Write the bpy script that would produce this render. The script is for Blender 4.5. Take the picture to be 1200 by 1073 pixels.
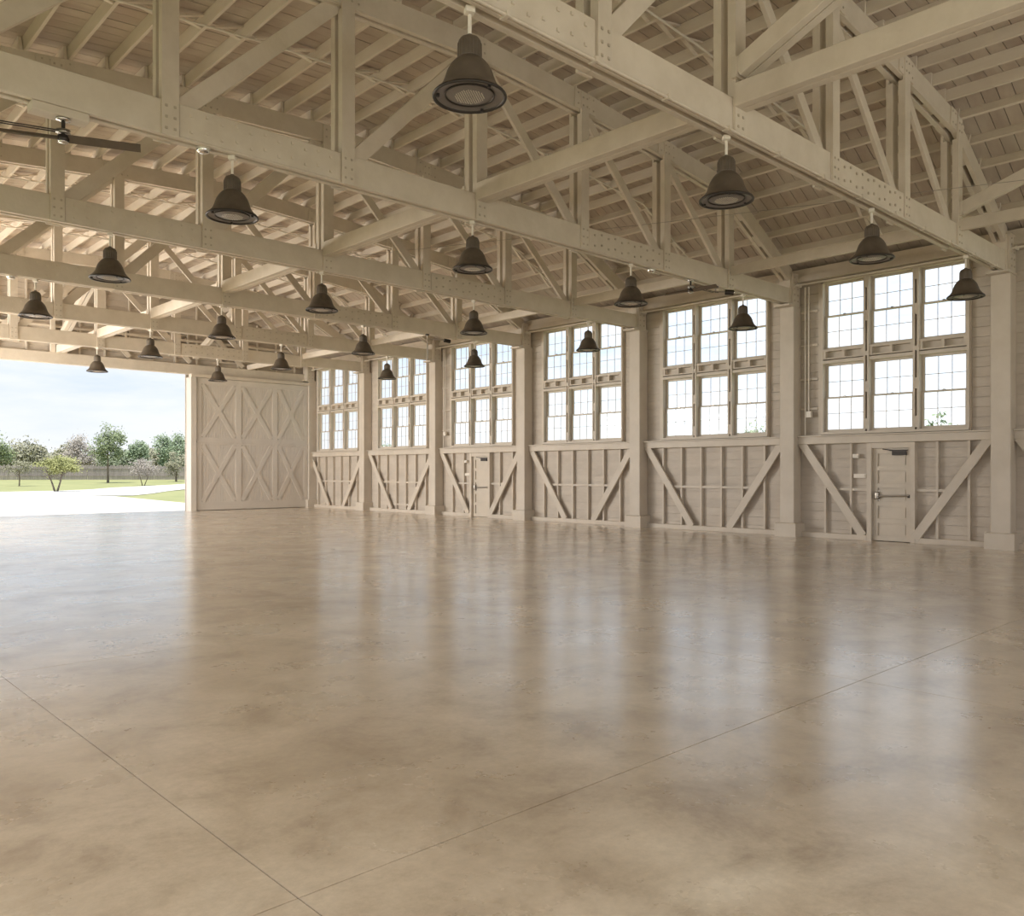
import bpy, math, random
from mathutils import Vector, Matrix
random.seed(7)
for o in list(bpy.data.objects):
    bpy.data.objects.remove(o)
sc = bpy.context.scene
COL = sc.collection
R = math.radians

# ------------------------------------------------------------------ camera
cam_d = bpy.data.cameras.new('camera')
cam = bpy.data.objects.new('camera', cam_d)
COL.objects.link(cam)
cam.location = (0, 0, 1.5376)
YAW = 43.2366
cam.rotation_euler = (R(90), 0, R(-YAW))
cam_d.sensor_fit = 'HORIZONTAL'
cam_d.sensor_width = 36
cam_d.lens = 977.5 / 1200 * 36
cam_d.shift_y = (552.63 - 536.5) / 1200
cam_d.clip_end = 2000
sc.camera = cam

# ------------------------------------------------------------------ look
sc.view_settings.view_transform = 'Standard'
sc.view_settings.look = 'None'
sc.view_settings.gamma = 1
sc.view_settings.use_curve_mapping = False
sc.view_settings.exposure = 0.0
sc.cycles.max_bounces = 10
sc.cycles.diffuse_bounces = 6
sc.cycles.glossy_bounces = 4
sc.cycles.transparent_max_bounces = 12
sc.cycles.caustics_reflective = False
sc.cycles.caustics_refractive = False
sc.cycles.sample_clamp_indirect = 6

# ------------------------------------------------------------------ sky
w = bpy.data.worlds.new('sky')
sc.world = w
w.use_nodes = True
nt = w.node_tree
nt.nodes.clear()
def N(nt, t, **k):
    n = nt.nodes.new(t)
    for a, b in k.items():
        setattr(n, a, b)
    return n
tc = N(nt, 'ShaderNodeTexCoord')
sep = N(nt, 'ShaderNodeSeparateXYZ')
nt.links.new(tc.outputs['Generated'], sep.inputs[0])
ramp = N(nt, 'ShaderNodeValToRGB')
cr = ramp.color_ramp
cr.elements[0].position = 0.0; cr.elements[0].color = (.83, .86, .89, 1)
cr.elements[1].position = 1.0; cr.elements[1].color = (.30, .50, .86, 1)
e = cr.elements.new(.06); e.color = (.76, .84, .93, 1)
e = cr.elements.new(.14); e.color = (.60, .75, .94, 1)
e = cr.elements.new(.26); e.color = (.58, .74, .95, 1)
e = cr.elements.new(.5); e.color = (.45, .64, .92, 1)
nt.links.new(sep.outputs['Z'], ramp.inputs[0])
mp = N(nt, 'ShaderNodeMapping'); mp.inputs['Scale'].default_value = (1.6, 1.6, 7)
nt.links.new(tc.outputs['Generated'], mp.inputs[0])
cn = N(nt, 'ShaderNodeTexNoise'); cn.inputs['Scale'].default_value = 2.2; cn.inputs['Detail'].default_value = 7; cn.inputs['Roughness'].default_value = .6
nt.links.new(mp.outputs[0], cn.inputs['Vector'])
crr = N(nt, 'ShaderNodeValToRGB')
crr.color_ramp.elements[0].position = .36; crr.color_ramp.elements[0].color = (0, 0, 0, 1)
crr.color_ramp.elements[1].position = .58; crr.color_ramp.elements[1].color = (.85, .85, .85, 1)
nt.links.new(cn.outputs['Fac'], crr.inputs[0])
mx = N(nt, 'ShaderNodeMix', data_type='RGBA')
mx.inputs['B'].default_value = (.92, .945, .98, 1)
nt.links.new(crr.outputs[0], mx.inputs[0]); nt.links.new(ramp.outputs[0], mx.inputs['A'])
bg = N(nt, 'ShaderNodeBackground')
# the hazy sky grows brighter toward the window side
sunny = N(nt, 'ShaderNodeMapRange', interpolation_type='SMOOTHSTEP'); sunny.inputs['From Min'].default_value = .3; sunny.inputs['From Max'].default_value = 1.0
sunny.inputs['To Min'].default_value = 1.09; sunny.inputs['To Max'].default_value = 1.5
nt.links.new(sep.outputs['X'], sunny.inputs[0]); nt.links.new(sunny.outputs[0], bg.inputs[1])
nt.links.new(mx.outputs['Result'], bg.inputs[0])
wo = N(nt, 'ShaderNodeOutputWorld')
nt.links.new(bg.outputs[0], wo.inputs[0])

# ------------------------------------------------------------------ sun, and added fill lamps in the unseen openings behind the camera
sd = bpy.data.lights.new('sun', 'SUN'); sd.energy = 4.6; sd.angle = R(.6); sd.color = (1, .95, .87)
so = bpy.data.objects.new('sun', sd); COL.objects.link(so)
so.rotation_euler = Vector((.22, .06, -1)).to_track_quat('-Z', 'Y').to_euler()
def area(name, loc, target, sx, sy, power, col):
    d = bpy.data.lights.new(name, 'AREA'); d.shape = 'RECTANGLE'; d.size = sx; d.size_y = sy; d.energy = power; d.color = col
    o = bpy.data.objects.new(name, d); COL.objects.link(o); o.location = loc
    o.rotation_euler = (Vector(target) - Vector(loc)).to_track_quat('-Z', 'Z').to_euler()
    return o
WARM = (1, .965, .905)
NEAR_Y = -8.3
area('fill_near_end', (8.6, NEAR_Y, 2.75), (8.6, 4, 1.2), 17.0, 5.0, 270, WARM)  # added fill lamp, stands in for daylight at the unseen near end
for k in range(9):
    yb = 5.41 + 4.572 * (k - 2.5)
    area('fill_left_wall', (-1.30, yb, 3.6), (3.2, yb, 0), 3.3, 4.4, [130, 130, 85, 26, 16, 60, 380, 1150, 1750][k], WARM)  # added fill lamps along the unseen left wall, strength set bay by bay

# ------------------------------------------------------------------ materials
def mat(name, col, rough=.6, metal=0, var=0, scale=2.0, stretch=(1, 1, 1), bump=0, bscale=20, col2=None, rnd=0, spec=None):
    m = bpy.data.materials.new(name); m.use_nodes = True
    nt = m.node_tree; b = nt.nodes['Principled BSDF']
    b.inputs['Roughness'].default_value = rough
    b.inputs['Metallic'].default_value = metal
    if spec is not None: b.inputs['Specular IOR Level'].default_value = spec
    b.inputs['Base Color'].default_value = (*col, 1)
    geo = N(nt, 'ShaderNodeNewGeometry')
    mp = N(nt, 'ShaderNodeMapping'); mp.inputs['Scale'].default_value = stretch
    nt.links.new(geo.outputs['Position'], mp.inputs[0])
    src = None
    if var or col2:
        n = N(nt, 'ShaderNodeTexNoise'); n.inputs['Scale'].default_value = scale; n.inputs['Detail'].default_value = 6; n.inputs['Roughness'].default_value = .65
        nt.links.new(mp.outputs[0], n.inputs['Vector'])
        r = N(nt, 'ShaderNodeValToRGB')
        c2 = col2 or tuple(c * (1 - var) for c in col)
        r.color_ramp.elements[0].position = .32; r.color_ramp.elements[0].color = (*c2, 1)
        r.color_ramp.elements[1].position = .62; r.color_ramp.elements[1].color = (*col, 1)
        nt.links.new(n.outputs['Fac'], r.inputs[0])
        src = r.outputs[0]
        nt.links.new(src, b.inputs['Base Color'])
    if rnd and src:
        oi = N(nt, 'ShaderNodeObjectInfo')
        mr = N(nt, 'ShaderNodeMapRange'); mr.inputs['To Min'].default_value = 1 - rnd; mr.inputs['To Max'].default_value = 1
        nt.links.new(oi.outputs['Random'], mr.inputs[0])
        hs = N(nt, 'ShaderNodeHueSaturation')
        nt.links.new(mr.outputs[0], hs.inputs['Value']); nt.links.new(src, hs.inputs['Color'])
        nt.links.new(hs.outputs[0], b.inputs['Base Color'])
    if bump:
        n2 = N(nt, 'ShaderNodeTexNoise'); n2.inputs['Scale'].default_value = bscale; n2.inputs['Detail'].default_value = 4
        nt.links.new(mp.outputs[0], n2.inputs['Vector'])
        bp = N(nt, 'ShaderNodeBump'); bp.inputs['Strength'].default_value = bump; bp.inputs['Distance'].default_value = .02
        nt.links.new(n2.outputs['Fac'], bp.inputs['Height']); nt.links.new(bp.outputs[0], b.inputs['Normal'])
    return m
M = {}
M['wall'] = mat('painted_siding', (.61, .545, .47), .55, col2=(.53, .465, .395), scale=1.4, bump=.15, bscale=14, stretch=(1, 1, 3), rnd=.07)
M['beam'] = mat('painted_timber', (.71, .64, .55), .5, col2=(.63, .56, .47), scale=2.0, bump=.12, bscale=18, rnd=.06)
M['post'] = mat('painted_post', (.64, .575, .495), .5, col2=(.58, .515, .435), scale=1.6, bump=.1, bscale=18)
M['roof'] = mat('painted_roof_board', (.58, .51, .425), .65, col2=(.47, .38, .315), scale=1.7, stretch=(.35, 1.5, 1), bump=.2, bscale=16, rnd=.12)
M['joist'] = mat('painted_joist', (.77, .70, .605), .6, col2=(.69, .61, .52), scale=1.6, stretch=(2, .4, 2), bump=.12, bscale=16, rnd=.06)
M['gap'] = mat('shadowed_gap_timber', (.20, .16, .12), .9, var=.3)
M['bolt'] = mat('painted_bolt', (.52, .45, .36), .5, var=.2)
M['doorp'] = mat('hangar_door_paint', (.66, .61, .55), .5, col2=(.62, .565, .505), scale=1.2, bump=.08, bscale=14)
M['leaf'] = mat('door_paint', (.64, .57, .48), .45, var=.08, scale=2)
M['lamp'] = mat('aged_bronze_enamel', (.125, .100, .075), .42, metal=.2, var=.25, scale=9, spec=.5)
M['lampin'] = mat('lamp_lens_grey', (.22, .20, .19), .35, metal=.1, var=.15, scale=12)
M['lampdot'] = mat('prism_glass_grey', (.70, .62, .53), .25, var=.1)
M['dark'] = mat('dark_metal', (.05, .042, .036), .4, metal=.5, var=.2)
M['chrome'] = mat('chrome', (.75, .73, .70), .18, metal=1)
M['steel'] = mat('brushed_steel', (.42, .38, .33), .3, metal=.9, var=.1)
M['white'] = mat('white_conduit_paint', (.82, .77, .69), .4, var=.06)
M['fanb'] = mat('fan_blade_brown', (.13, .10, .075), .45, var=.2, scale=6)
M['apron'] = mat('sunlit_concrete_apron', (.80, .76, .71), .85, var=.07, scale=.3)
M['grass'] = mat('lawn_grass', (.36, .36, .16), .95, col2=(.27, .29, .12), scale=.35)
M['bark'] = mat('tree_bark', (.20, .16, .125), .9, var=.4, scale=6)
M['fence'] = mat('weathered_fence', (.46, .40, .385), .9, col2=(.34, .295, .28), scale=1.5, stretch=(3, 3, .3), rnd=.2)
def leafmat(n, c, c2):
    m = mat(n, c, .7, col2=c2, scale=1.2, rnd=.1)
    m.node_tree.nodes['Principled BSDF'].inputs['Subsurface Weight'].default_value = 0
    return m
M['lf_green'] = leafmat('leaves_green', (.32, .38, .20), (.20, .25, .12))
M['lf_mid'] = leafmat('leaves_mid_green', (.34, .42, .26), (.22, .29, .17))
M['lf_yel'] = leafmat('leaves_yellow_green', (.42, .43, .17), (.30, .31, .12))
M['lf_olive'] = leafmat('leaves_olive', (.38, .37, .25), (.27, .26, .17))
M['lf_brown'] = leafmat('leaves_grey_brown', (.50, .45, .40), (.37, .33, .29))
M['lf_dark'] = leafmat('leaves_dark_green', (.28, .32, .20), (.19, .22, .13))

# glass: mostly clear thin pane with a real reflection
m = bpy.data.materials.new('window_glass'); m.use_nodes = True
nt = m.node_tree; nt.nodes.clear()
tr = N(nt, 'ShaderNodeBsdfTransparent'); tr.inputs[0].default_value = (.995, 1, 1, 1)
gl = N(nt, 'ShaderNodeBsdfGlossy'); gl.inputs['Roughness'].default_value = .05
lw = N(nt, 'ShaderNodeLayerWeight'); lw.inputs[0].default_value = .5
pw = N(nt, 'ShaderNodeMath', operation='POWER'); pw.inputs[1].default_value = 5; nt.links.new(lw.outputs['Facing'], pw.inputs[0])
fr = N(nt, 'ShaderNodeMath', operation='MULTIPLY_ADD'); fr.inputs[1].default_value = .8; fr.inputs[2].default_value = .015; nt.links.new(pw.outputs[0], fr.inputs[0])
ms = N(nt, 'ShaderNodeMixShader'); out = N(nt, 'ShaderNodeOutputMaterial')
nt.links.new(fr.outputs[0], ms.inputs[0]); nt.links.new(tr.outputs[0], ms.inputs[1]); nt.links.new(gl.outputs[0], ms.inputs[2]); nt.links.new(ms.outputs[0], out.inputs[0])
M['glass'] = m

# polished concrete
m = bpy.data.materials.new('polished_concrete'); m.use_nodes = True
nt = m.node_tree; b = nt.nodes['Principled BSDF']
geo = N(nt, 'ShaderNodeNewGeometry')
def noise(scale, detail=8, rough=.6, stretch=None, dist=0):
    n = N(nt, 'ShaderNodeTexNoise'); n.inputs['Scale'].default_value = scale; n.inputs['Detail'].default_value = detail
    n.inputs['Roughness'].default_value = rough; n.inputs['Distortion'].default_value = dist
    mp = N(nt, 'ShaderNodeMapping'); mp.inputs['Scale'].default_value = stretch or (1, 1, 1)
    nt.links.new(geo.outputs['Position'], mp.inputs[0]); nt.links.new(mp.outputs[0], n.inputs['Vector'])
    return n.outputs['Fac']
def rampn(src, stops):
    r = N(nt, 'ShaderNodeValToRGB')
    els = r.color_ramp.elements
    els[0].position, els[0].color = stops[0][0], (*stops[0][1], 1)
    els[1].position, els[1].color = stops[-1][0], (*stops[-1][1], 1)
    for p, c in stops[1:-1]:
        x = els.new(p); x.color = (*c, 1)
    nt.links.new(src, r.inputs[0]); return r.outputs[0]
big = rampn(noise(.42, 6, .6, dist=.4), [(.30, (.48, .38, .265)), (.48, (.62, .51, .375)), (.68, (.74, .64, .49))])
mid = rampn(noise(1.7, 9, .68, dist=.35), [(.33, (.66, .62, .58)), (.48, (.92, .91, .89)), (.66, (1.12, 1.13, 1.14))])
fin = rampn(noise(22, 8, .8), [(.3, (.84, .84, .83)), (.7, (1.09, 1.09, 1.09))])
def mult(a, bb):
    x = N(nt, 'ShaderNodeMix', data_type='RGBA', blend_type='MULTIPLY'); x.inputs[0].default_value = 1
    nt.links.new(a, x.inputs['A']); nt.links.new(bb, x.inputs['B']); return x.outputs['Result']
nt.links.new(mult(mult(big, mid), fin), b.inputs['Base Color'])
rr = N(nt, 'ShaderNodeMapRange'); rr.inputs['From Min'].default_value = .3; rr.inputs['From Max'].default_value = .7
rr.inputs['To Min'].default_value = .22; rr.inputs['To Max'].default_value = .38
nt.links.new(noise(1.1, 6, .65), rr.inputs[0]); nt.links.new(rr.outputs[0], b.inputs['Roughness'])
b.inputs['IOR'].default_value = 1.5
b.inputs['Specular IOR Level'].default_value = .6
b.inputs['Coat Weight'].default_value = 1.0
b.inputs['Coat Roughness'].default_value = .21
b.inputs['Coat IOR'].default_value = 2.0
bp = N(nt, 'ShaderNodeBump'); bp.inputs['Strength'].default_value = .07; bp.inputs['Distance'].default_value = .012
nt.links.new(noise(2.6, 5, .6), bp.inputs['Height']); nt.links.new(bp.outputs[0], b.inputs['Normal'])
M['floor'] = m

# ------------------------------------------------------------------ mesh helpers
class MB:
    def __init__(self): self.v = []; self.f = []; self.smooth = []
    def add(self, vs, fs, smooth=False):
        o = len(self.v); self.v += [tuple(v) for v in vs]
        self.f += [tuple(i + o for i in f) for f in fs]; self.smooth += [smooth] * len(fs); return self
    def box(self, x0, x1, y0, y1, z0, z1):
        vs = [(x, y, z) for x in (x0, x1) for y in (y0, y1) for z in (z0, z1)]
        return self.add(vs, [(0, 1, 3, 2), (4, 6, 7, 5), (0, 4, 5, 1), (2, 3, 7, 6), (0, 2, 6, 4), (1, 5, 7, 3)])
    def beam(self, p0, p1, wd, ht, side=(0, 1, 0), c=0.0):
        """bar from p0 to p1; wd along `side`, ht across; c chamfers the long edges"""
        p0 = Vector(p0); p1 = Vector(p1); d = (p1 - p0).normalized()
        s = Vector(side); s = (s - d * s.dot(d)).normalized(); u = s.cross(d).normalized()
        a, b = wd / 2, ht / 2
        if c:
            pr = [(-a + c, -b), (a - c, -b), (a, -b + c), (a, b - c), (a - c, b), (-a + c, b), (-a, b - c), (-a, -b + c)]
        else:
            pr = [(-a, -b), (a, -b), (a, b), (-a, b)]
        n = len(pr)
        vs = [p0 + s * x + u * y for x, y in pr] + [p1 + s * x + u * y for x, y in pr]
        fs = [(i, (i + 1) % n, n + (i + 1) % n, n + i) for i in range(n)] + [tuple(range(n))[::-1], tuple(range(n, 2 * n))]
        return self.add(vs, fs)
    def tube(self, pts, r, n=8):
        pts = [Vector(p) for p in pts]
        vs = []; fs = []
        for i, p in enumerate(pts):
            d = (pts[min(i + 1, len(pts) - 1)] - pts[max(i - 1, 0)]).normalized()
            s = d.orthogonal().normalized() if abs(d.z) > .9 else d.cross(Vector((0, 0, 1))).normalized()
            u = s.cross(d).normalized()
            vs += [p + (s * math.cos(2 * math.pi * k / n) + u * math.sin(2 * math.pi * k / n)) * r for k in range(n)]
        for i in range(len(pts) - 1):
            for k in range(n):
                a = i * n + k; b2 = i * n + (k + 1) % n
                fs.append((a, b2, b2 + n, a + n))
        self.add(vs, fs, True)
        return self.add([vs[k] for k in range(n)] + [vs[-n + k] for k in range(n)], [tuple(range(n))[::-1], tuple(range(n, 2 * n))])
    def lathe(self, prof, n=32, axis=(0, 0), cap=True):
        vs = []; fs = []
        for r, z in prof:
            vs += [(axis[0] + r * math.cos(2 * math.pi * k / n), axis[1] + r * math.sin(2 * math.pi * k / n), z) for k in range(n)]
        for i in range(len(prof) - 1):
            for k in range(n):
                a = i * n + k; b2 = i * n + (k + 1) % n
                fs.append((a, a + n, b2 + n, b2))
        return self.add(vs, fs, True)
    def disc(self, r, z, n=32, up=False):
        vs = [(r * math.cos(2 * math.pi * k / n), r * math.sin(2 * math.pi * k / n), z) for k in range(n)]
        return self.add(vs, [tuple(range(n)) if up else tuple(range(n))[::-1]])
    def mesh(self, name, m):
        me = bpy.data.meshes.new(name); me.from_pydata(self.v, [], self.f); me.materials.append(m)
        me.polygons.foreach_set('use_smooth', self.smooth); me.update(); return me
    def build(self, name, m, parent=None, **k):
        o = bpy.data.objects.new(name, self.mesh(name, m)); COL.objects.link(o)
        if parent: o.parent = parent
        for a, b2 in k.items(): o[a] = b2
        return o
def inst(name, me, parent, loc=(0, 0, 0), rot=(0, 0, 0), **k):
    o = bpy.data.objects.new(name, me); COL.objects.link(o); o.location = loc; o.rotation_euler = rot
    if parent: o.parent = parent
    for a, b2 in k.items(): o[a] = b2
    return o
def root(name, loc=(0, 0, 0), label=None, cat=None, group=None, kind=None):
    o = bpy.data.objects.new(name, None); COL.objects.link(o); o.location = loc
    if label: o['label'] = label
    if cat: o['category'] = cat
    if group: o['group'] = group
    if kind: o['kind'] = kind
    return o
def copy_tree(o, parent=None):
    c = o.copy(); COL.objects.link(c)
    if parent: c.parent = parent
    for ch in o.children: copy_tree(ch, c)
    return c

# ------------------------------------------------------------------ main dimensions
BAY = 4.572
YT = [5.405 + BAY * k for k in range(7)]          # truss lines A..F and the far end wall
XC = 8.6
XR, XL = 18.72, -1.52
NBAYS_BACK = 3
Y0 = YT[0] - BAY * NBAYS_BACK                       # near end of the hall
Y1 = 32.84
PROF = [(0, 8.37), (2.45, 8.25), (4.85, 8.05), (7.0, 7.82), (9.8, 6.34), (10.3, 6.08)]   # top of the trusses
def ztop(x):
    d = abs(x - XC)
    for (a, za), (b, zb) in zip(PROF, PROF[1:]):
        if d <= b: return za + (zb - za) * (d - a) / (b - a)
    return PROF[-1][1]
def slope(x):
    return (ztop(x + .01) - ztop(x - .01)) / .02
JD = .20      # joist depth
DK = JD       # deck underside above the truss top

# ------------------------------------------------------------------ FLOOR
fl = root('floor', kind='structure')
jx = [-1.35] + [1.5 + 4.572 * k for k in range(-0, 4)] + [18.74]
jy = [Y0 - .2] + [2.72 + 4.572 * k for k in range(-2, 2) if 2.72 + 4.572 * k > Y0] + [11.45 + 4.572 * k for k in range(5)] + [33.0]
jx[0] = XL - .2; jx[-1] = XR + .1
g = .006
for i in range(len(jx) - 1):
    for j in range(len(jy) - 1):
        x0, x1, y0, y1 = jx[i] + g / 2, jx[i + 1] - g / 2, jy[j] + g / 2, jy[j + 1] - g / 2
        b = MB(); c = .0002
        b.add([(x0, y0, -c), (x1, y0, -c), (x1, y1, -c), (x0, y1, -c), (x0 + c, y0 + c, 0), (x1 - c, y0 + c, 0), (x1 - c, y1 - c, 0), (x0 + c, y1 - c, 0),
               (x0, y0, -.01), (x1, y0, -.01), (x1, y1, -.01), (x0, y1, -.01)],
              [(4, 5, 6, 7), (0, 1, 5, 4), (1, 2, 6, 5), (2, 3, 7, 6), (3, 0, 4, 7), (8, 9, 1, 0), (9, 10, 2, 1), (10, 11, 3, 2), (11, 8, 0, 3), (11, 10, 9, 8)])
        b.build('concrete_slab', M['floor'], fl)
MB().box(XL - .2, XR + .1, Y0 - .2, 33.0, -.2, -.004).build('joint_filler', M['gap'], fl)

# ------------------------------------------------------------------ OUTDOOR GROUND
def poly(name, pts, z, th, m, **k):
    b = MB(); n = len(pts)
    b.add([(x, y, z) for x, y in pts] + [(x, y, z - th) for x, y in pts],
          [tuple(range(n)), tuple(range(n, 2 * n))[::-1]] + [(i, i + n, (i + 1) % n + n, (i + 1) % n) for i in range(n)])
    return b.build(name, m, **k)
def ground_z(x, y):
    d = math.hypot(x - 10, y - 33)
    t = min(max((d - 38) / 60, 0), 1)
    return -.06 + .75 * t * t * (3 - 2 * t)
b = MB(); n = 60
gx = [-260 + 560 * i / n for i in range(n + 1)]; gy = [-120 + 460 * j / n for j in range(n + 1)]
vs = [(x, y, ground_z(x, y) if not (XL - 3 < x < XR + 3 and -20 < y < 36) else -.3) for y in gy for x in gx]
fs = [(j * (n + 1) + i, j * (n + 1) + i + 1, (j + 1) * (n + 1) + i + 1, (j + 1) * (n + 1) + i) for j in range(n) for i in range(n)]
b.add(vs, fs, True); b.build('ground_lawn', M['grass'], kind='structure')
# pale concrete: apron then the road that runs across
poly('ground_apron', [(-60, 33.0), (XR + 1.0, 33.0), (16.4, 38.5), (17.3, 49), (17.9, 55.8), (14, 64), (-60, 64)], -.02, .1, M['apron'], kind='structure')
b = MB()
rp = [(-60, 63, 76), (0, 64, 75), (15.3, 60, 74.2), (19.6, 57.5, 75), (22.5, 62, 77), (26, 68.5, 81.6), (33.7, 79, 87.3), (45, 90, 98), (90, 125, 133)]
vs = []
for x, ya, yb in rp:
    for t in range(5):
        y = ya + (yb - ya) * t / 4; vs.append((x, y, ground_z(x, y) + .035))
fs = [(i * 5 + t, (i + 1) * 5 + t, (i + 1) * 5 + t + 1, i * 5 + t + 1) for i in range(len(rp) - 1) for t in range(4)]
b.add(vs, fs); b.build('ground_road', M['apron'], kind='structure')
poly('ground_near_apron', [(-20, Y0 - .2), (-20, -40), (40, -40), (40, Y0 - .2)], -.02, .1, M['apron'], kind='structure')

# ------------------------------------------------------------------ CEILING: deck, boards, joists, bridging
ce = root('ceiling', kind='structure')
XS = [-10.35, -9.8, -7.0, -4.85, -2.45, 0, 2.45, 4.85, 7.0, 9.8, 10.35]
def strip(b, xs, y0, y1, dz0, dz1):
    vs = []
    for d in xs:
        z = ztop(XC + d) + DK
        vs += [(XC + d, y0, z + dz0), (XC + d, y1, z + dz0), (XC + d, y1, z + dz1), (XC + d, y0, z + dz1)]
    fs = [(i * 4 + a, i * 4 + (a + 1) % 4, i * 4 + 4 + (a + 1) % 4, i * 4 + 4 + a) for i in range(len(xs) - 1) for a in range(4)]
    n = len(vs); fs += [(3, 2, 1, 0), (n - 4, n - 3, n - 2, n - 1)]
    return b.add(vs, fs)
strip(MB(), XS, Y0 - .3, 33.1, .045, .12).build('roof_sheathing', M['gap'], ce)
BW = .236
rt_me = strip(MB(), XS[5:], 0, BW - .012, 0, .028).mesh('roof_board', M['roof'])
lt_me = strip(MB(), XS[:6], 0, BW - .012, 0, .028).mesh('roof_board', M['roof'])
nb = int((33.0 - Y0) / BW)
far = MB(); cnt = 0
order = sorted(range(nb), key=lambda i: 0 if 1.5 < Y0 + i * BW else 1)
for i in order:
    y = Y0 + i * BW
    vis = y > 1.5
    if vis and cnt < 298:
        inst('roof_board', rt_me, ce, (0, y, random.uniform(-.002, .004))); cnt += 1
        inst('roof_board', lt_me, ce, (0, y, random.uniform(-.002, .004))); cnt += 1
    else:
        strip(far, XS, y, y + BW - .012, 0, .028)
far.build('roof_boards_behind', M['roof'], ce, kind='stuff')
# joists (one per bay and line), lapped over the trusses
def arc_stations(step):
    out = []; acc = 0; x = 0; st = []
    pts = PROF[:-1]
    d = step * .5
    for (a, za), (b2, zb) in zip(pts, pts[1:]):
        L = math.hypot(b2 - a, zb - za)
        while d <= L:
            st.append(a + (b2 - a) * d / L); d += step
        d -= L
    return st
st = arc_stations(.625)
st = [-s for s in reversed(st)] + st
jm = MB().box(-.024, .024, 0, BAY + .22, 0, JD - .004).mesh('roof_joist', M['joist'])
behind = MB()
bays = [(YT[0] - BAY * (k), k) for k in range(3, 0, -1)] + [(YT[k], -k) for k in range(6)]
JOIST = []
for yb, k in bays:
    for q, d in enumerate(st):
        x = XC + d; off = .03 if k % 2 else -.03
        a = math.atan(slope(x)); z = ztop(x + off)
        if k > 1:
            nn = Vector((-math.sin(a), 0, math.cos(a)))
            behind.beam((x + off, yb - .1, z + JD / 2), (x + off, yb + BAY + .1, z + JD / 2), .048, JD, side=(1, 0, 0))
        else:
            inst('roof_joist', jm, ce, (x + off, yb - .11, z), (0, -a, 0))
behind.build('roof_joists_behind', M['joist'], ce, kind='stuff')
br_far = MB(); nbr = 0
for yb, k in bays:
    if k > 1: continue
    ym = yb + BAY * .5
    offk = .03 if k % 2 else -.03
    for q in range(len(st) - 1):
        xa, xb = XC + st[q] + offk, XC + st[q + 1] + offk
        if k == 1 and xa < 9: continue
        za, zb = ztop(xa), ztop(xb)
        for (dy, z0b, z1b) in ((-.05, .02, JD - .03), (.05, JD - .03, .02)):
            b = br_far if nbr >= 298 else MB()
            b.beam((xa + .03, ym + dy, za + z0b), (xb - .03, ym + dy, zb + z1b), .065, .028, side=(0, 1, 0))
            if b is not br_far: b.build('cross_bridging', M['joist'], ce)
            nbr += 1
    b = MB()
    pts = [(XC + d, ym - .16, ztop(XC + d) - .03) for d in (-9.6, -7.0, -4.85, -2.45, 0, 2.45, 4.85, 7.0, 9.6)]
    b.tube(pts, .017, 6)
    b.build('ceiling_conduit', M['white'], ce, label='thin white conduit crossing under the joists')

br_far.build('cross_bridging_far', M['joist'], ce, kind='stuff')

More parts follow.
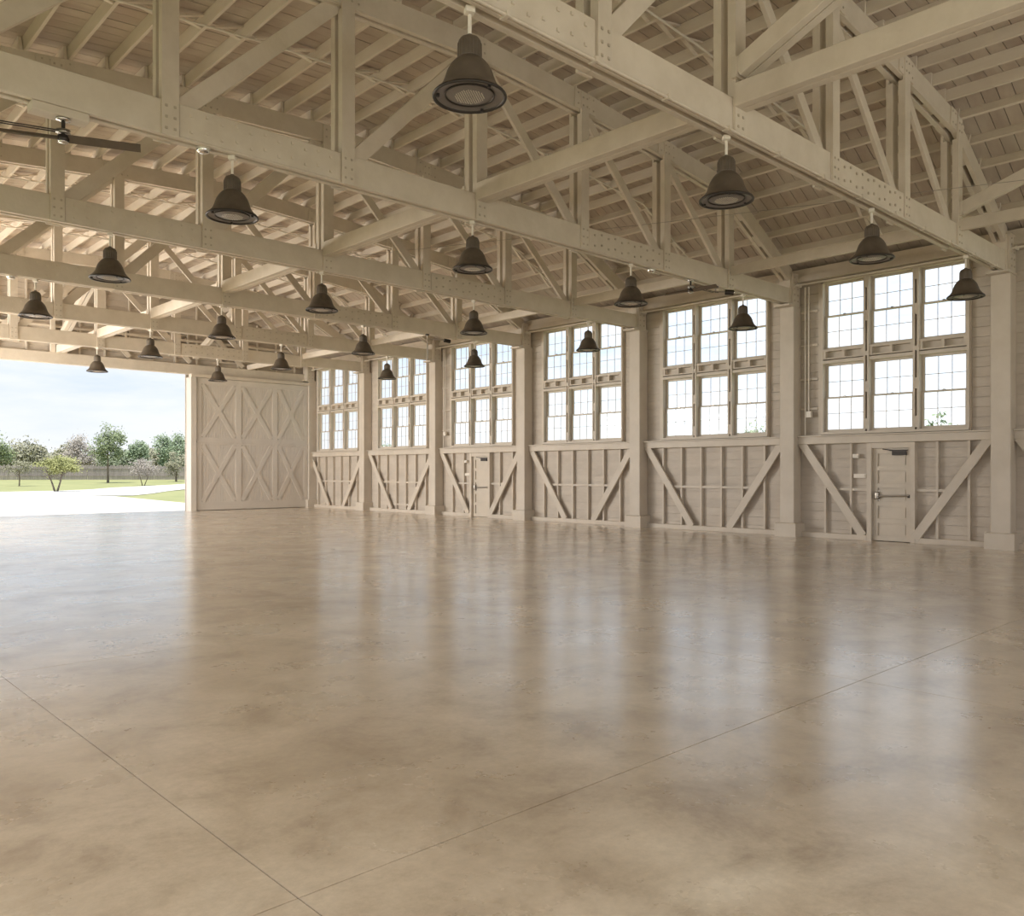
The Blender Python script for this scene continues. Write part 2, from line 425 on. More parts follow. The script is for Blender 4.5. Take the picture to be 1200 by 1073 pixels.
# ------------------------------------------------------------------ TRUSSES
PX = [-7.12, -4.83, -2.42, 0, 2.42, 4.83, 7.12]
ZB0, ZB1 = 5.475, 5.88
def slotted(t, p0, p1, ht, ply=.075, gap=.07, c=.006):
    for s in (-1, 1):
        o = Vector((0, s * (gap + ply) / 2, 0))
        MB().beam(Vector(p0) + o, Vector(p1) + o, ply, ht, c=c).build('bottom_chord', M['beam'], t)
def make_truss():
    t = root('roof_truss')
    # bottom chord, in lengths between the posts
    xs = [-9.75] + PX + [9.75]
    segs = [(-9.75, -7.12), (-7.12, -2.42), (-2.42, 2.42), (2.42, 7.12), (7.12, 9.75)]
    for a, c2 in segs:
        e0 = .04 if abs(a) > 9 or abs(c2) > 9 else 0
        slotted(t, (XC + a + .004, 0, (ZB0 + ZB1 + e0) / 2), (XC + c2 - .004, 0, (ZB0 + ZB1 + e0) / 2), ZB1 - ZB0 - e0)
    # packing blocks between the plies: leave dark slots visible from below
    b = MB()
    x = -9.6
    while x < 9.5:
        L = random.uniform(.35, .9); b.box(XC + x, XC + min(x + L, 9.6), -.034, .034, ZB0 + .06, ZB1 - .03)
        x += L + random.uniform(.35, .7)
    b.build('packing_blocks', M['beam'], t, kind='stuff')
    # top chord
    ks = [-9.8, -7.0, -4.85, -2.45, 0, 2.45, 4.85, 7.0, 9.8]
    for a, c2 in zip(ks, ks[1:]):
        za, zc = ztop(XC + a) - .005, ztop(XC + c2) - .005
        hd = .35
        for s in (-1, 1):
            b = MB(); y = s * .0725
            v = []
            for (xx, zz) in ((XC + a, za), (XC + c2, zc)):
                v += [(xx, y - .0375, zz - hd), (xx, y + .0375, zz - hd), (xx, y + .0375, zz), (xx, y - .0375, zz)]
            b.add(v, [(0, 1, 5, 4), (1, 2, 6, 5), (2, 3, 7, 6), (3, 0, 4, 7), (3, 2, 1, 0), (4, 5, 6, 7)])
            b.build('top_chord', M['beam'], t)
        b = MB(); q = .12
        while q < .9:
            L = random.uniform(.10, .22)
            xa, xb = XC + a + (c2 - a) * q, XC + a + (c2 - a) * min(q + L, .95)
            za2, zb2 = za + (zc - za) * q, za + (zc - za) * min(q + L, .95)
            b.beam((xa, 0, za2 - .17), (xb, 0, zb2 - .17), .066, .29); q += L + random.uniform(.12, .2)
        b.build('packing_blocks', M['beam'], t, kind='stuff')
    # splice plates at the joints of the top chord
    for a in (-7.0, -4.85, -2.45, 2.45, 4.85, 7.0):
        for s in (-1, 1):
            b = MB()
            p0 = (XC + a - .28, s * .121, ztop(XC + a - .28) - .18); p1 = (XC + a, s * .121, ztop(XC + a) - .18); p2 = (XC + a + .28, s * .121, ztop(XC + a + .28) - .18)
            b.beam(p0, p1, .022, .33); b.beam(p1, p2, .022, .33)
            pl = b.build('chord_splice_plate', M['beam'], t)
        for s in (0,):
            b = MB()
        for s in (-1, 1):
            for u in (-.2, -.08, .08, .2):
                for dz in (-.08, -.27):
                    z = ztop(XC + a + u) + dz
                    b.box(XC + a + u - .012, XC + a + u + .012, s * .13, s * .142, z - .012, z + .012)
        b.build('bolt_heads', M['bolt'], pl, kind='stuff')
    # posts: twin planks clasping the chords
    for d in PX:
        zt = ztop(XC + d) - .03
        wv = .20 if d else .22
        z0 = ZB0 - .012
        for s in (-1, 1):
            x0, x1 = XC + d - wv / 2, XC + d + wv / 2; zm1 = zt - .38
            b = MB(); yi, ym_, yo = s * .045, s * .112, s * .147
            pr = [(yo, z0), (yo, zt), (ym_, zt), (ym_, zm1), (yi, zm1), (yi, ZB1 + .003), (ym_, ZB1 + .003), (ym_, z0)]
            b.add([(x0, y, z) for y, z in pr] + [(x1, y, z) for y, z in pr],
                  [(i, (i + 1) % 8, (i + 1) % 8 + 8, i + 8) for i in range(8)] + [(7, 6, 1, 0), (6, 3, 2, 1), (6, 5, 4, 3), (8, 9, 14, 15), (9, 10, 11, 14), (11, 12, 13, 14)])
            pp = b.build('post', M['beam'], t)
        b = MB()
        for s in (-1, 1):
            for u in (-.05, .05):
                for z in (ZB0 + .07, ZB0 + .2, ZB0 + .33, zt - .1, zt - .24):
                    b.box(XC + d + u - .014, XC + d + u + .014, s * .145, s * .158, z - .014, z + .014)
        b.build('bolt_heads', M['bolt'], pp, kind='stuff')
    # diagonals lean up towards the ridge
    for i, (lo, hi) in enumerate([(-7.12, -4.83), (-4.83, -2.42), (-2.42, 0), (2.42, 0), (4.83, 2.42), (7.12, 4.83)]):
        s = 1 if hi > lo else -1
        b = MB()
        zt = ztop(XC + hi) - .42
        wd = .13 if i < 3 else .10
        p0 = Vector((XC + lo + s * .12, 0, ZB1 - .06)); p1 = Vector((XC + hi - s * .10, 0, zt + .12))
        b.beam(p0, p1, .06 if i >= 3 else .09, .22 if i < 3 else .17, c=.005)
        b.build('diagonal', M['beam'], t)
    # bolted splice on the bottom chord, both halves
    for s2 in (-1, 1):
        xa, xb = sorted((XC + s2 * 2.55, XC + s2 * 4.72))
        for s in (-1, 1): sp = MB().box(xa, xb, s * .1205 - .0075, s * .1205 + .0075, ZB0 + .02, ZB1 - .015).build('chord_splice_plate', M['beam'], t)
        b = MB()
        for s in (-1, 1):
            for q in range(11):
                x = xa + .14 + q * (xb - xa - .28) / 10
                for r in (0, 1):
                    z = ZB0 + .10 + r * .19 + (.035 if q % 2 else 0)
                    b.box(x - .016, x + .016, s * .128, s * .145, z - .016, z + .016)
        b.build('bolt_heads', M['bolt'] if s2 > 0 else M['beam'], sp, kind='stuff')
    return t
tr0 = make_truss()
TL = ['nearest roof truss, cut off by the top of the frame, carrying a conduit',
      'second roof truss from the camera, with the bronze-armed ceiling fan under its left half',
      'third roof truss from the camera, above the third window bay',
      'fourth roof truss from the camera, with a camera bracket at its wall end',
      'fifth roof truss from the camera, with three lamps in view',
      'farthest roof truss, nearest to the open hangar doorway']
for k in range(6):
    t = tr0 if k == 0 else copy_tree(tr0)
    t.location = (0, YT[k], 0)
    t['label'] = TL[k]; t['category'] = 'truss'; t['group'] = 'white timber roof trusses'

# longitudinal beams at bottom chord level, one per bay
ordn = ['in the nearest bay', 'between the first and second truss', 'between the second and third truss', 'between the third and fourth truss',
        'between the fourth and fifth truss', 'between the fifth and sixth truss', 'between the farthest truss and the end wall']
for x, nm in ((XC, 'centre'), (XC + 7.12, 'side')):
    for k in range(-1, 6):
        ya, yb = YT[0] + BAY * k + .15, YT[0] + BAY * (k + 1) - .15
        if k == 5: yb = Y1 - .12
        lab = ('broad double tie beam under the ridge ' if nm == 'centre' else 'narrow tie beam near the window wall ') + ordn[k + 1]
        r = root('tie_beam', (x, ya, 5.9), lab, 'beam', 'longitudinal tie beams')
        z0 = (-.14, .13) if nm == 'centre' else (-.15, .05)
        if nm == 'centre':
            for s in (-1, 1):
                MB().beam((s * .066, 0, sum(z0) / 2), (s * .066, yb - ya, sum(z0) / 2), .12, z0[1] - z0[0], side=(1, 0, 0), c=.008).build('plank', M['beam'], r)
            MB().box(-.05, .05, 0, yb - ya, z0[0] + .02, z0[0] + .10).build('filler_strip', M['gap'], r)
        else:
            MB().beam((0, 0, sum(z0) / 2), (0, yb - ya, sum(z0) / 2), .09, z0[1] - z0[0], side=(1, 0, 0), c=.006).build('plank', M['beam'], r)
        MB().box(-.13 if nm == 'centre' else -.07, .13 if nm == 'centre' else .07, -.02, .03, z0[0] - .02, z0[1] + .02).build('end_cleat', M['beam'], r)
# sway braces rising from the nearest truss toward the camera, and in the last bay
def sway(x, ya, za, yb, zb, lab, wd=.14):
    r = root('sway_brace', (x, ya, za), lab, 'brace', 'timber sway braces')
    for s in (-1, 1):
        MB().beam((s * wd * .5, 0, 0), (s * wd * .5, yb - ya, zb - za), wd * .85, .22, side=(1, 0, 0), c=.006).build('plank', M['beam'], r)
    MB().box(-wd - .02, wd + .02, min(0, .05) - .02, .05, -.12, .12).build('foot_block', M['beam'], r)
sway(XC, YT[0] - .17, 6.20, YT[0] - BAY + .1, 8.05, 'broad double sway brace rising from the nearest truss to the frame top')
sway(XC + 7.12, YT[0] - .17, 6.13, YT[0] - BAY + .1, 7.6, 'sway brace rising toward the right frame edge above the nearest window', .06)
sway(XC, Y1 - .42, 6.22, YT[5] + .2, 7.9, 'pale double sway brace at the end wall under the ridge')
sway(XC + 4.83, Y1 - .42, 6.1, YT[5] + .2, 7.6, 'pale sway brace at the end wall above the hangar door leaf', .10)

# ------------------------------------------------------------------ RIGHT WALL
wr = root('wall_right', kind='structure')
CB = [YT[0] + BAY * (k + .5) for k in range(-3, 6)]        # bay centres, index 3 is the nearest full bay
WZ0, WZ1 = 2.43, 5.96
# outer sheathing with window openings
b = MB()
X0, X1 = XR + .035, XR + .10
ya = Y0 - .2
b.box(X0, X1, ya, 33.0, -.1, WZ0); b.box(X0, X1, ya, 33.0, WZ1, 6.36)
prev = ya
MB().box(XR - .16, XR - .11, ya, 32.8, 6.165, 6.335).build('eave_board', M['beam'], wr)
for c in CB:
    b.box(X0, X1, prev, c - 1.56, WZ0, WZ1); prev = c + 1.56
b.box(X0, X1, prev, 33.0, WZ0, WZ1)
b.build('outer_sheathing', M['wall'], wr)
SB = .205
nsid = 0
sid_far = MB()
for bi, c in enumerate(CB):
    if bi < 2: 
        continue
    door = bi in (3, 6)
    z = .0; row = 0
    while z < 6.2:
        z1 = min(z + SB, 6.25)
        spans = [(c - BAY / 2 + .002, c + BAY / 2 - .002)]
        if z1 > WZ0 + .03: spans = [(c - BAY / 2 + .002, c - 1.56), (c + 1.56, c + BAY / 2 - .002)]
        elif door and z1 < 2.15: spans = [(c - BAY / 2 + .002, c - .55), (c + .45, c + BAY / 2 - .002)]
        for a, e2 in spans:
            jit = random.uniform(-.002, .002)
            args = (XR + jit, XR + .03, a, e2, z + .003, z1 - .003)
            if bi <= 7 and nsid < 298:
                bb = MB(); bb.box(*args)
                bb.build('siding_board', M['wall'], wr); nsid += 1
            else: sid_far.box(*args)
        z = z1; row += 1
sid_far.build('siding_boards_far', M['wall'], wr, kind='stuff')
def wb(b, x0, x1, y0, y1, z0, z1): return b.box(x0, x1, y0, y1, z0, z1)
for bi, c in enumerate(CB):
    if bi < 2: continue
    door = bi in (3, 6)
    L, Rr = c + 2.10, c - 2.10
    MB().beam((XR - .09, Rr, 2.27), (XR - .09, L, 2.27), .18, .17, side=(1, 0, 0), c=.008).build('wall_girt', M['post'], wr)
    MB().beam((XR - .135, Rr, 2.37), (XR - .135, L, 2.37), .20, .028, side=(1, 0, 0)).build('girt_cap', M['post'], wr)
    for (p, q) in ([(Rr, c - .575), (c + .475, L)] if door else [(Rr, L)]):
        MB().beam((XR - .08, p, .06), (XR - .08, q, .06), .16, .12, side=(1, 0, 0), c=.006).build('sole_plate', M['post'], wr)
    studs = [1.52, .92, .30, -.31, -.92, -1.54] if not door else [1.47, .86, -1.0, -1.62]
    for s in studs:
        MB().box(XR - .10, XR - .004, c + s - .024, c + s + .024, .12, 2.19).build('stud', M['post'], wr)
    for s in (1, -1):
        MB().beam((XR - .135, c + s * 2.02, 2.22), (XR - .135, c + s * .56, .10), .06, .19, side=(1, 0, 0), c=.005).build('diagonal_brace', M['post'], wr)
    if door:
        MB().box(XR - .09, XR - .01, c + .47, c + 1.22, 1.11, 1.17).build('mid_rail', M['post'], wr)
        MB().box(XR - .09, XR - .01, c - 1.20, c - .53, 1.11, 1.17).build('mid_rail', M['post'], wr)
    else:
        MB().box(XR - .09, XR - .01, c - 1.22, c + 1.22, 1.11, 1.17).build('mid_rail', M['post'], wr)
        if bi == 7: MB().box(XR - .09, XR - .01, c - .5, c + .5, .27, .33).build('mid_rail', M['post'], wr)
    # wall plate above the window
    MB().box(XR - .22, XR, Rr, L, 6.02, 6.16).build('wall_plate', M['post'], wr)
    # studs beside the window
    for s in (1.62, -1.62):
        MB().box(XR - .06, XR - .004, c + s - .03, c + s + .03, 2.385, 6.02).build('stud', M['post'], wr)
    # short noggings in the left strip of some bays
    if bi in (3, 6):
        for z in (3.0, 3.7, 4.5, 5.3):
            MB().box(XR - .07, XR - .004, c + 1.66, c + 2.1, z, z + .05).build('nogging', M['post'], wr)

# ------------------------------------------------------------------ WINDOWS
UN = [(.65, 1.49), (-.42, .41), (-1.49, -.67)]
def make_window():
    b = MB()
    w = root('window_1', kind='structure')
    Xf = XR - .10
    b.box(Xf, XR + .10, 1.49 + .06, 1.49 + .11, WZ0, WZ1); b.box(Xf, XR + .10, -1.49 - .11, -1.49 - .06, WZ0, WZ1)
    b.box(Xf, XR + .10, -1.6, 1.6, WZ1 - .035, WZ1 + .03)
    b.box(Xf - .03, XR + .10, -1.6, 1.6, WZ0 - .03, WZ0 + .02)
    b.build('window_frame', M['post'], w)
    for a, e2 in ((.41, .65), (-.67, -.42)):
        for (p, q) in ((a + .06, (a + e2) / 2 - .022), ((a + e2) / 2 + .022, e2 - .06)):
            MB().box(Xf - .02, XR + .08, p, q, WZ0 + .02, WZ1 - .035).build('mullion_post', M['post'], w)
        MB().box(XR, XR + .03, (a + e2) / 2 - .022, (a + e2) / 2 + .022, WZ0 + .02, WZ1 - .035).build('mullion_backing', M['gap'], w)
        for z in (2.62, 3.45, 4.2, 5.05, 5.8):
            MB().box(Xf - .015, XR, (a + e2) / 2 - .022, (a + e2) / 2 + .022, z - .12 if z != 4.2 else z - .05, z + .12 if z != 4.2 else z + .05).build('mullion_spacer', M['post'], w)
    for a, e2 in UN:
        # panel between upper and lower lights, with two recesses
        MB().box(XR + .05, XR + .09, a - .06, e2 + .06, 4.06, 4.37).build('spandrel_panel', M['post'], w)
        for (z0, z1) in ((4.05, 4.12), (4.33, 4.38)):
            MB().box(Xf, XR + .05, a - .06, e2 + .06, z0, z1).build('spandrel_rail', M['post'], w)
        MB().box(Xf + .01, XR + .05, a - .06, e2 + .06, 4.15, 4.18).build('spandrel_rail', M['post'], w)
        for y in (a - .03, (a + e2) / 2, e2 + .03):
            MB().box(Xf + .01, XR + .05, y - .03, y + .03, 4.18, 4.33).build('spandrel_block', M['post'], w)
        for (z0, z1) in ((2.52, 4.0), (4.43, 5.88)):
            zm = (z0 + z1) / 2
            for upper in (0, 1):
                s0, s1 = (z0, zm) if not upper else (zm, z1)
                xo = XR + .0 if not upper else XR + .045
                b = MB(); fw = .055; mr = .018
                b.box(xo, xo + .04, a - fw, a, s0 - (0 if upper else fw), s1 + (fw if upper else 0))
                b.box(xo, xo + .04, e2, e2 + fw, s0 - (0 if upper else fw), s1 + (fw if upper else 0))
                if upper:
                    b.box(xo, xo + .04, a, e2, s1, s1 + fw); b.box(xo, xo + .04, a, e2, s0 - mr, s0 + mr)
                else:
                    b.box(xo, xo + .04, a, e2, s0 - fw, s0); b.box(xo, xo + .04, a, e2, s1 - mr, s1 + mr)
                for q in (1, 2):
                    y = a + (e2 - a) * q / 3; b.box(xo + .012, xo + .028, y - .006, y + .006, s0, s1)
                zc = (s0 + s1) / 2; b.box(xo + .012, xo + .028, a, e2, zc - .006, zc + .006)
                sash = b.build('sash', M['post'], w)
                for q in range(3):
                    for r in range(2):
                        ya2, yb2 = a + (e2 - a) * q / 3, a + (e2 - a) * (q + 1) / 3
                        zc0, zc1 = s0 + (s1 - s0) * r / 2, s0 + (s1 - s0) * (r + 1) / 2
                        MB().box(xo + .018, xo + .022, ya2 + .007, yb2 - .007, zc0 + .007, zc1 - .007).build('pane', M['glass'], sash)
                if not upper:
                    MB().box(xo - .03, xo, (a + e2) / 2 - .025, (a + e2) / 2 + .025, s1 + .0, s1 + .03).build('sash_lock', M['steel'], sash)
            # dark shadow gap sill
            MB().box(Xf - .01, XR + .0, a - .06, e2 + .06, z0 - .105 + .02, z0 - .06).build('window_stool', M['post'], w)
    return w
w1 = make_window()
wi = 1
for bi in range(3, 9):
    w = w1 if bi == 3 else copy_tree(w1)
    w.name = 'window_%d' % wi; wi += 1
    w.location = (0, CB[bi] - .03, 0)
w = copy_tree(w1); w.name = 'window_7'; w.location = (0, CB[2] - .03, 0)

# ------------------------------------------------------------------ personnel doors
def person_door(n, c):
    d = root('door_%d' % n, (XR, c, 0), kind='structure')
    y0, y1 = -.47, .37
    MB().box(-.16, .02, y1, y1 + .10, 0, 2.18).build('door_jamb', M['post'], d)
    MB().box(-.16, .02, y0 - .10, y0, 0, 2.18).build('door_jamb', M['post'], d)
    MB().box(-.15, .02, y0, y1, 2.06, 2.18).build('door_head', M['post'], d)
    lf = MB().box(-.035, .01, y0 + .006, y1 - .006, .012, 2.055).build('door_leaf', M['leaf'], d)
    ps = [(.12, .40), (.50, .78), (.88, 1.18), (1.28, 1.56), (1.66, 1.94)]
    # stiles and rails stand proud, leaving recessed panels
    b = MB(); b.box(-.072, -.035, y0 + .006, y0 + .11, .012, 2.055); b.box(-.072, -.035, y1 - .11, y1 - .006, .012, 2.055)
    zz = [.012] + [v for p in ps for v in p] + [2.055]
    for i in range(0, len(zz), 2): b.box(-.071, -.035, y0 + .11, y1 - .11, zz[i], zz[i + 1])
    b.build('stiles_and_rails', M['leaf'], lf)
    for (a, e2) in ps:
        MB().box(-.048, -.035, y0 + .14, y1 - .14, a + .03, e2 - .03).build('raised_panel', M['leaf'], lf)
    bar = MB().tube([(-.11, y0 + .03, 1.02), (-.11, y1 - .10, 1.00)], .022, 10).build('push_bar', M['steel'], d, label='steel panic push bar')
    b = MB(); b.lathe([(0, .0), (.045, 0), (.05, .02), (.05, .14), (.045, .16), (0, .16)], 14, (-.09, y1 - .10)); 
    for i, v in enumerate(b.v): b.v[i] = (v[0], v[1], v[2] + .93)
    b.box(-.055, -.03, y1 - .15, y1 - .05, .90, 1.12)
    b.build('latch_housing', M['steel'], d, label='steel latch housing')
    MB().box(-.12, -.03, y0 + .02, y0 + .07, .97, 1.04).build('bar_end', M['dark'], d)
    b = MB(); b.box(-.12, -.055, y0 + .10, y0 + .40, 1.90, 1.99); b.box(-.10, -.06, y0 + .08, y0 + .46, 1.995, 2.02)
    b.beam((-.10, y0 + .38, 2.0), (-.15, y1 - .25, 2.04), .02, .02, side=(0, 0, 1))
    b.build('door_closer', M['dark'], d, label='dark overhead door closer')
person_door(1, CB[3]); person_door(2, CB[6])

# ------------------------------------------------------------------ COLUMNS
def make_column():
    t = root('timber_column')
    MB().beam((XR - .19, 0, .30), (XR - .19, 0, 5.44), .36, .36, side=(1, 0, 0), c=.012).build('shaft', M['post'], t)
    b = MB()
    x0, x1, h = XR - .46, XR - .0, .33
    b.add([(x0, -.27, 0), (x1, -.27, 0), (x1, .27, 0), (x0, .27, 0), (x0, -.27, h - .02), (x1, -.27, h - .02), (x1, .27, h - .02), (x0, .27, h - .02),
           (x0 + .03, -.24, h), (x1, -.24, h), (x1, .24, h), (x0 + .03, .24, h)],
          [(3, 2, 1, 0), (0, 1, 5, 4), (1, 2, 6, 5), (2, 3, 7, 6), (3, 0, 4, 7), (4, 5, 9, 8), (5, 6, 10, 9), (6, 7, 11, 10), (7, 4, 8, 11), (8, 9, 10, 11)])
    b.build('plinth', M['post'], t)
    MB().box(XR - .62, XR - .02, -.20, .20, 5.44, 5.485).build('cap_plate', M['post'], t)
    for s in (-1, 1):
        pl = MB().box(XR - .44, XR - .10, s * .17 - .025, s * .17 + .025, 5.485, 6.22).build('side_plate', M['post'], t)
        b = MB()
        for u in (-.36, -.20):
            for z in (5.58, 5.72, 5.86, 6.0, 6.12):
                b.box(XR + u - .018, XR + u + .018, s * .195 - .012, s * .195 + .018, z - .018, z + .018)
        b.build('bolt_heads', M['bolt'], pl, kind='stuff')
    MB().box(XR - .46, XR - .12, -.143, .143, 5.487, 6.2).build('corner_block', M['beam'], t)
    return t
c0 = make_column()
CLB = ['at the right frame edge, right of the nearest window', 'between the first and second windows from the right', 'between the second and third windows from the right',
       'between the third and fourth windows from the right', 'between the fourth and fifth windows from the right',
       'between the fifth window and the farthest window']
for k in range(7):
    t = c0 if k == 0 else copy_tree(c0)
    t.location = (0, YT[k], 0)
    if k == 6: t.location = (0, 32.55, 0)
    t['label'] = ('white square timber column on a plinth ' + CLB[k]) if k < 6 else 'white timber corner column beside the closed hangar door leaf'
    t['category'] = 'column'; t['group'] = 'timber columns along the window wall'

# ------------------------------------------------------------------ FAR END WALL
wf = root('wall_far', kind='structure')
b = MB()
b.box(13.2, XR + .1, Y1 + .06, Y1 + .12, -.1, 5.7); b.box(XL - .1, 4.0, Y1 + .06, Y1 + .12, -.1, 5.7)
n = 40
vs = []
for i in range(n + 1):
    x = XL - .1 + (XR - XL + .2) * i / n; z = ztop(x) + DK
    vs += [(x, Y1 + .06, 5.4), (x, Y1 + .06, z), (x, Y1 + .12, 5.4), (x, Y1 + .12, z)]
fs = []
for i in range(n):
    a = i * 4
    fs += [(a, a + 4, a + 5, a + 1), (a + 2, a + 3, a + 7, a + 6), (a, a + 2, a + 6, a + 4)]
b.add(vs, fs); b.build('outer_sheathing', M['wall'], wf)
MB().beam((XL, Y1 - .10, 5.575), (XR - .45, Y1 - .10, 5.575), .26, .39, side=(0, 1, 0), c=.01).build('header_beam', M['beam'], wf)
z = 5.78; k = 0
while z < 8.5:
    xs = [x for x in [XL + .05 * q for q in range(int((XR - XL) / .05))] if ztop(x) + DK > z + .215]
    if xs:
        for (a, c2) in ((min(xs), XC + .0), (XC + .004, max(xs))):
            MB().box(a, c2, Y1 + .0, Y1 + .05, z + .004, z + .211).build('siding_board', M['wall'], wf)
    z += .215
for i in range(24):
    x = XL + .5 + i * .86
    if x > XR - .5: break
    MB().box(x - .024, x + .024, Y1 - .10, Y1 - .002, 5.77, ztop(x) + DK - .03).build('stud', M['beam'], wf)
for x in (XC - .02,):
    for s in (-.2, .2): MB().box(x + s - .07, x + s + .07, Y1 - .26, Y1 - .10, 5.77, 8.3).build('gable_post', M['beam'], wf)
for (xa, za, xb, zb) in ((XC + .5, 5.85, XC + 2.4, 7.9), (XC + 2.9, 5.85, XC + 4.7, 7.7), (XC + 5.2, 5.85, XC + 6.9, 7.4), (XC - .5, 5.85, XC - 2.4, 7.9)):
    MB().beam((xa + (xb - xa), Y1 - .14, za), (xa, Y1 - .14, zb), .06, .17, side=(0, 1, 0)).build('gable_brace', M['beam'], wf)
MB().box(XL + .2, XR - .5, Y1 - .16, Y1 - .10, 6.66, 6.74).build('gable_rail', M['beam'], wf)
# shuttered openings high in the gable
for i, (xa, xb, za, zb) in enumerate([(10.15, 10.85, 6.1, 7.45), (12.55, 13.2, 6.1, 7.35), (14.6, 15.3, 6.0, 7.1), (6.6, 7.3, 6.1, 7.45)]):
    g = root('window_%d' % (8 + i), ((xa + xb) / 2, Y1 - .04, za), kind='structure')
    hw = (xb - xa) / 2; H = zb - za
    b = MB(); b.box(-hw - .06, -hw, -.10, .04, -.06, H + .06); b.box(hw, hw + .06, -.10, .04, -.06, H + .06); b.box(-hw, hw, -.10, .04, H, H + .06); b.box(-hw, hw, -.10, .04, -.06, 0)
    b.build('window_frame', M['post'], g)
    q = 0
    while q < H - .02:
        MB().beam((-hw, -.02, q + .06), (hw, -.02, q + .06), .10, .012, side=(0, 1, .6)).build('louvre_slat', M['wall'], g); q += .11
# jamb between opening and leaf
MB().box(13.22, 13.43, 32.40, Y1 + .04, 0, 5.255).build('trim_1', M['doorp'], None, kind='structure')
MB().box(13.22, XR - .35, 32.36, 32.62, 5.26, 5.385).build('trim_2', M['beam'], None, kind='structure')

# hangar sliding door leaf
hd = root('door_3', (13.46, 32.50, .0), kind='structure')
DW, DH = 4.87, 5.25
b = MB(); x = 0.0
while x < DW - .01:
    b.box(x + .002, min(x + .098, DW), 0, .05, .02, DH); x += .1
b.build('board_panel', M['doorp'], hd, kind='stuff')
MB().box(0, DW, .05, .07, .02, DH).build('backing', M['doorp'], hd)
for (a, c2) in ((0, .20), (1.62, 1.86), (3.24, 3.46), (DW - .16, DW)):
    MB().box(a, c2, -.034, 0, .02, DH).build('stile', M['doorp'], hd)
cells = [(.20, 1.62), (1.86, 3.24), (3.46, DW - .16)]
for (z0, z1) in ((.02, .34), (2.62, 2.70), (2.74, 2.90), (5.02, DH)):
    for a, c2 in cells:
        MB().box(a, c2, -.033, 0, z0, z1).build('rail', M['doorp'], hd)
MB().box(0, DW, -.07, -.034, 2.70, 2.77).build('drip_moulding', M['doorp'], hd)
for a, c2 in cells:
    for (z0, z1) in ((.36, 2.60), (2.92, 5.0)):
        MB().beam((a + .04, -.015, z0), (c2 - .04, -.015, z1), .028, .17, side=(0, 1, 0)).build('cross_brace', M['doorp'], hd)
        MB().beam((a + .04, -.0155, z1), (c2 - .04, -.0155, z0), .030, .17, side=(0, 1, 0)).build('cross_brace', M['doorp'], hd)

# ------------------------------------------------------------------ LEFT WALL and NEAR WALL (behind the camera)
wl = root('wall_left', kind='structure')
b = MB(); X0, X1 = XL - .1, XL
b.box(X0, X1, Y0 - .2, 33.0, -.1, 1.3); b.box(X0, X1, Y0 - .2, 33.0, 5.86, 6.3)
prev = Y0 - .2
for k in range(9):
    c = Y0 + BAY * (k + .5)
    b.box(X0, X1, prev, c - 1.7, 1.3, 5.86); prev = c + 1.7
b.box(X0, X1, prev, 33.0, 1.3, 5.86)
b.build('siding', M['wall'], wl)
wn = root('wall_near', kind='structure')
b = MB()
b.box(XL, .1, Y0 - .2, Y0 - .1, 0, 5.4); b.box(17.1, XR, Y0 - .2, Y0 - .1, 0, 5.4); b.box(XL, XR, Y0 - .2, Y0 - .1, 5.3, 8.5)
b.build('siding', M['wall'], wn)

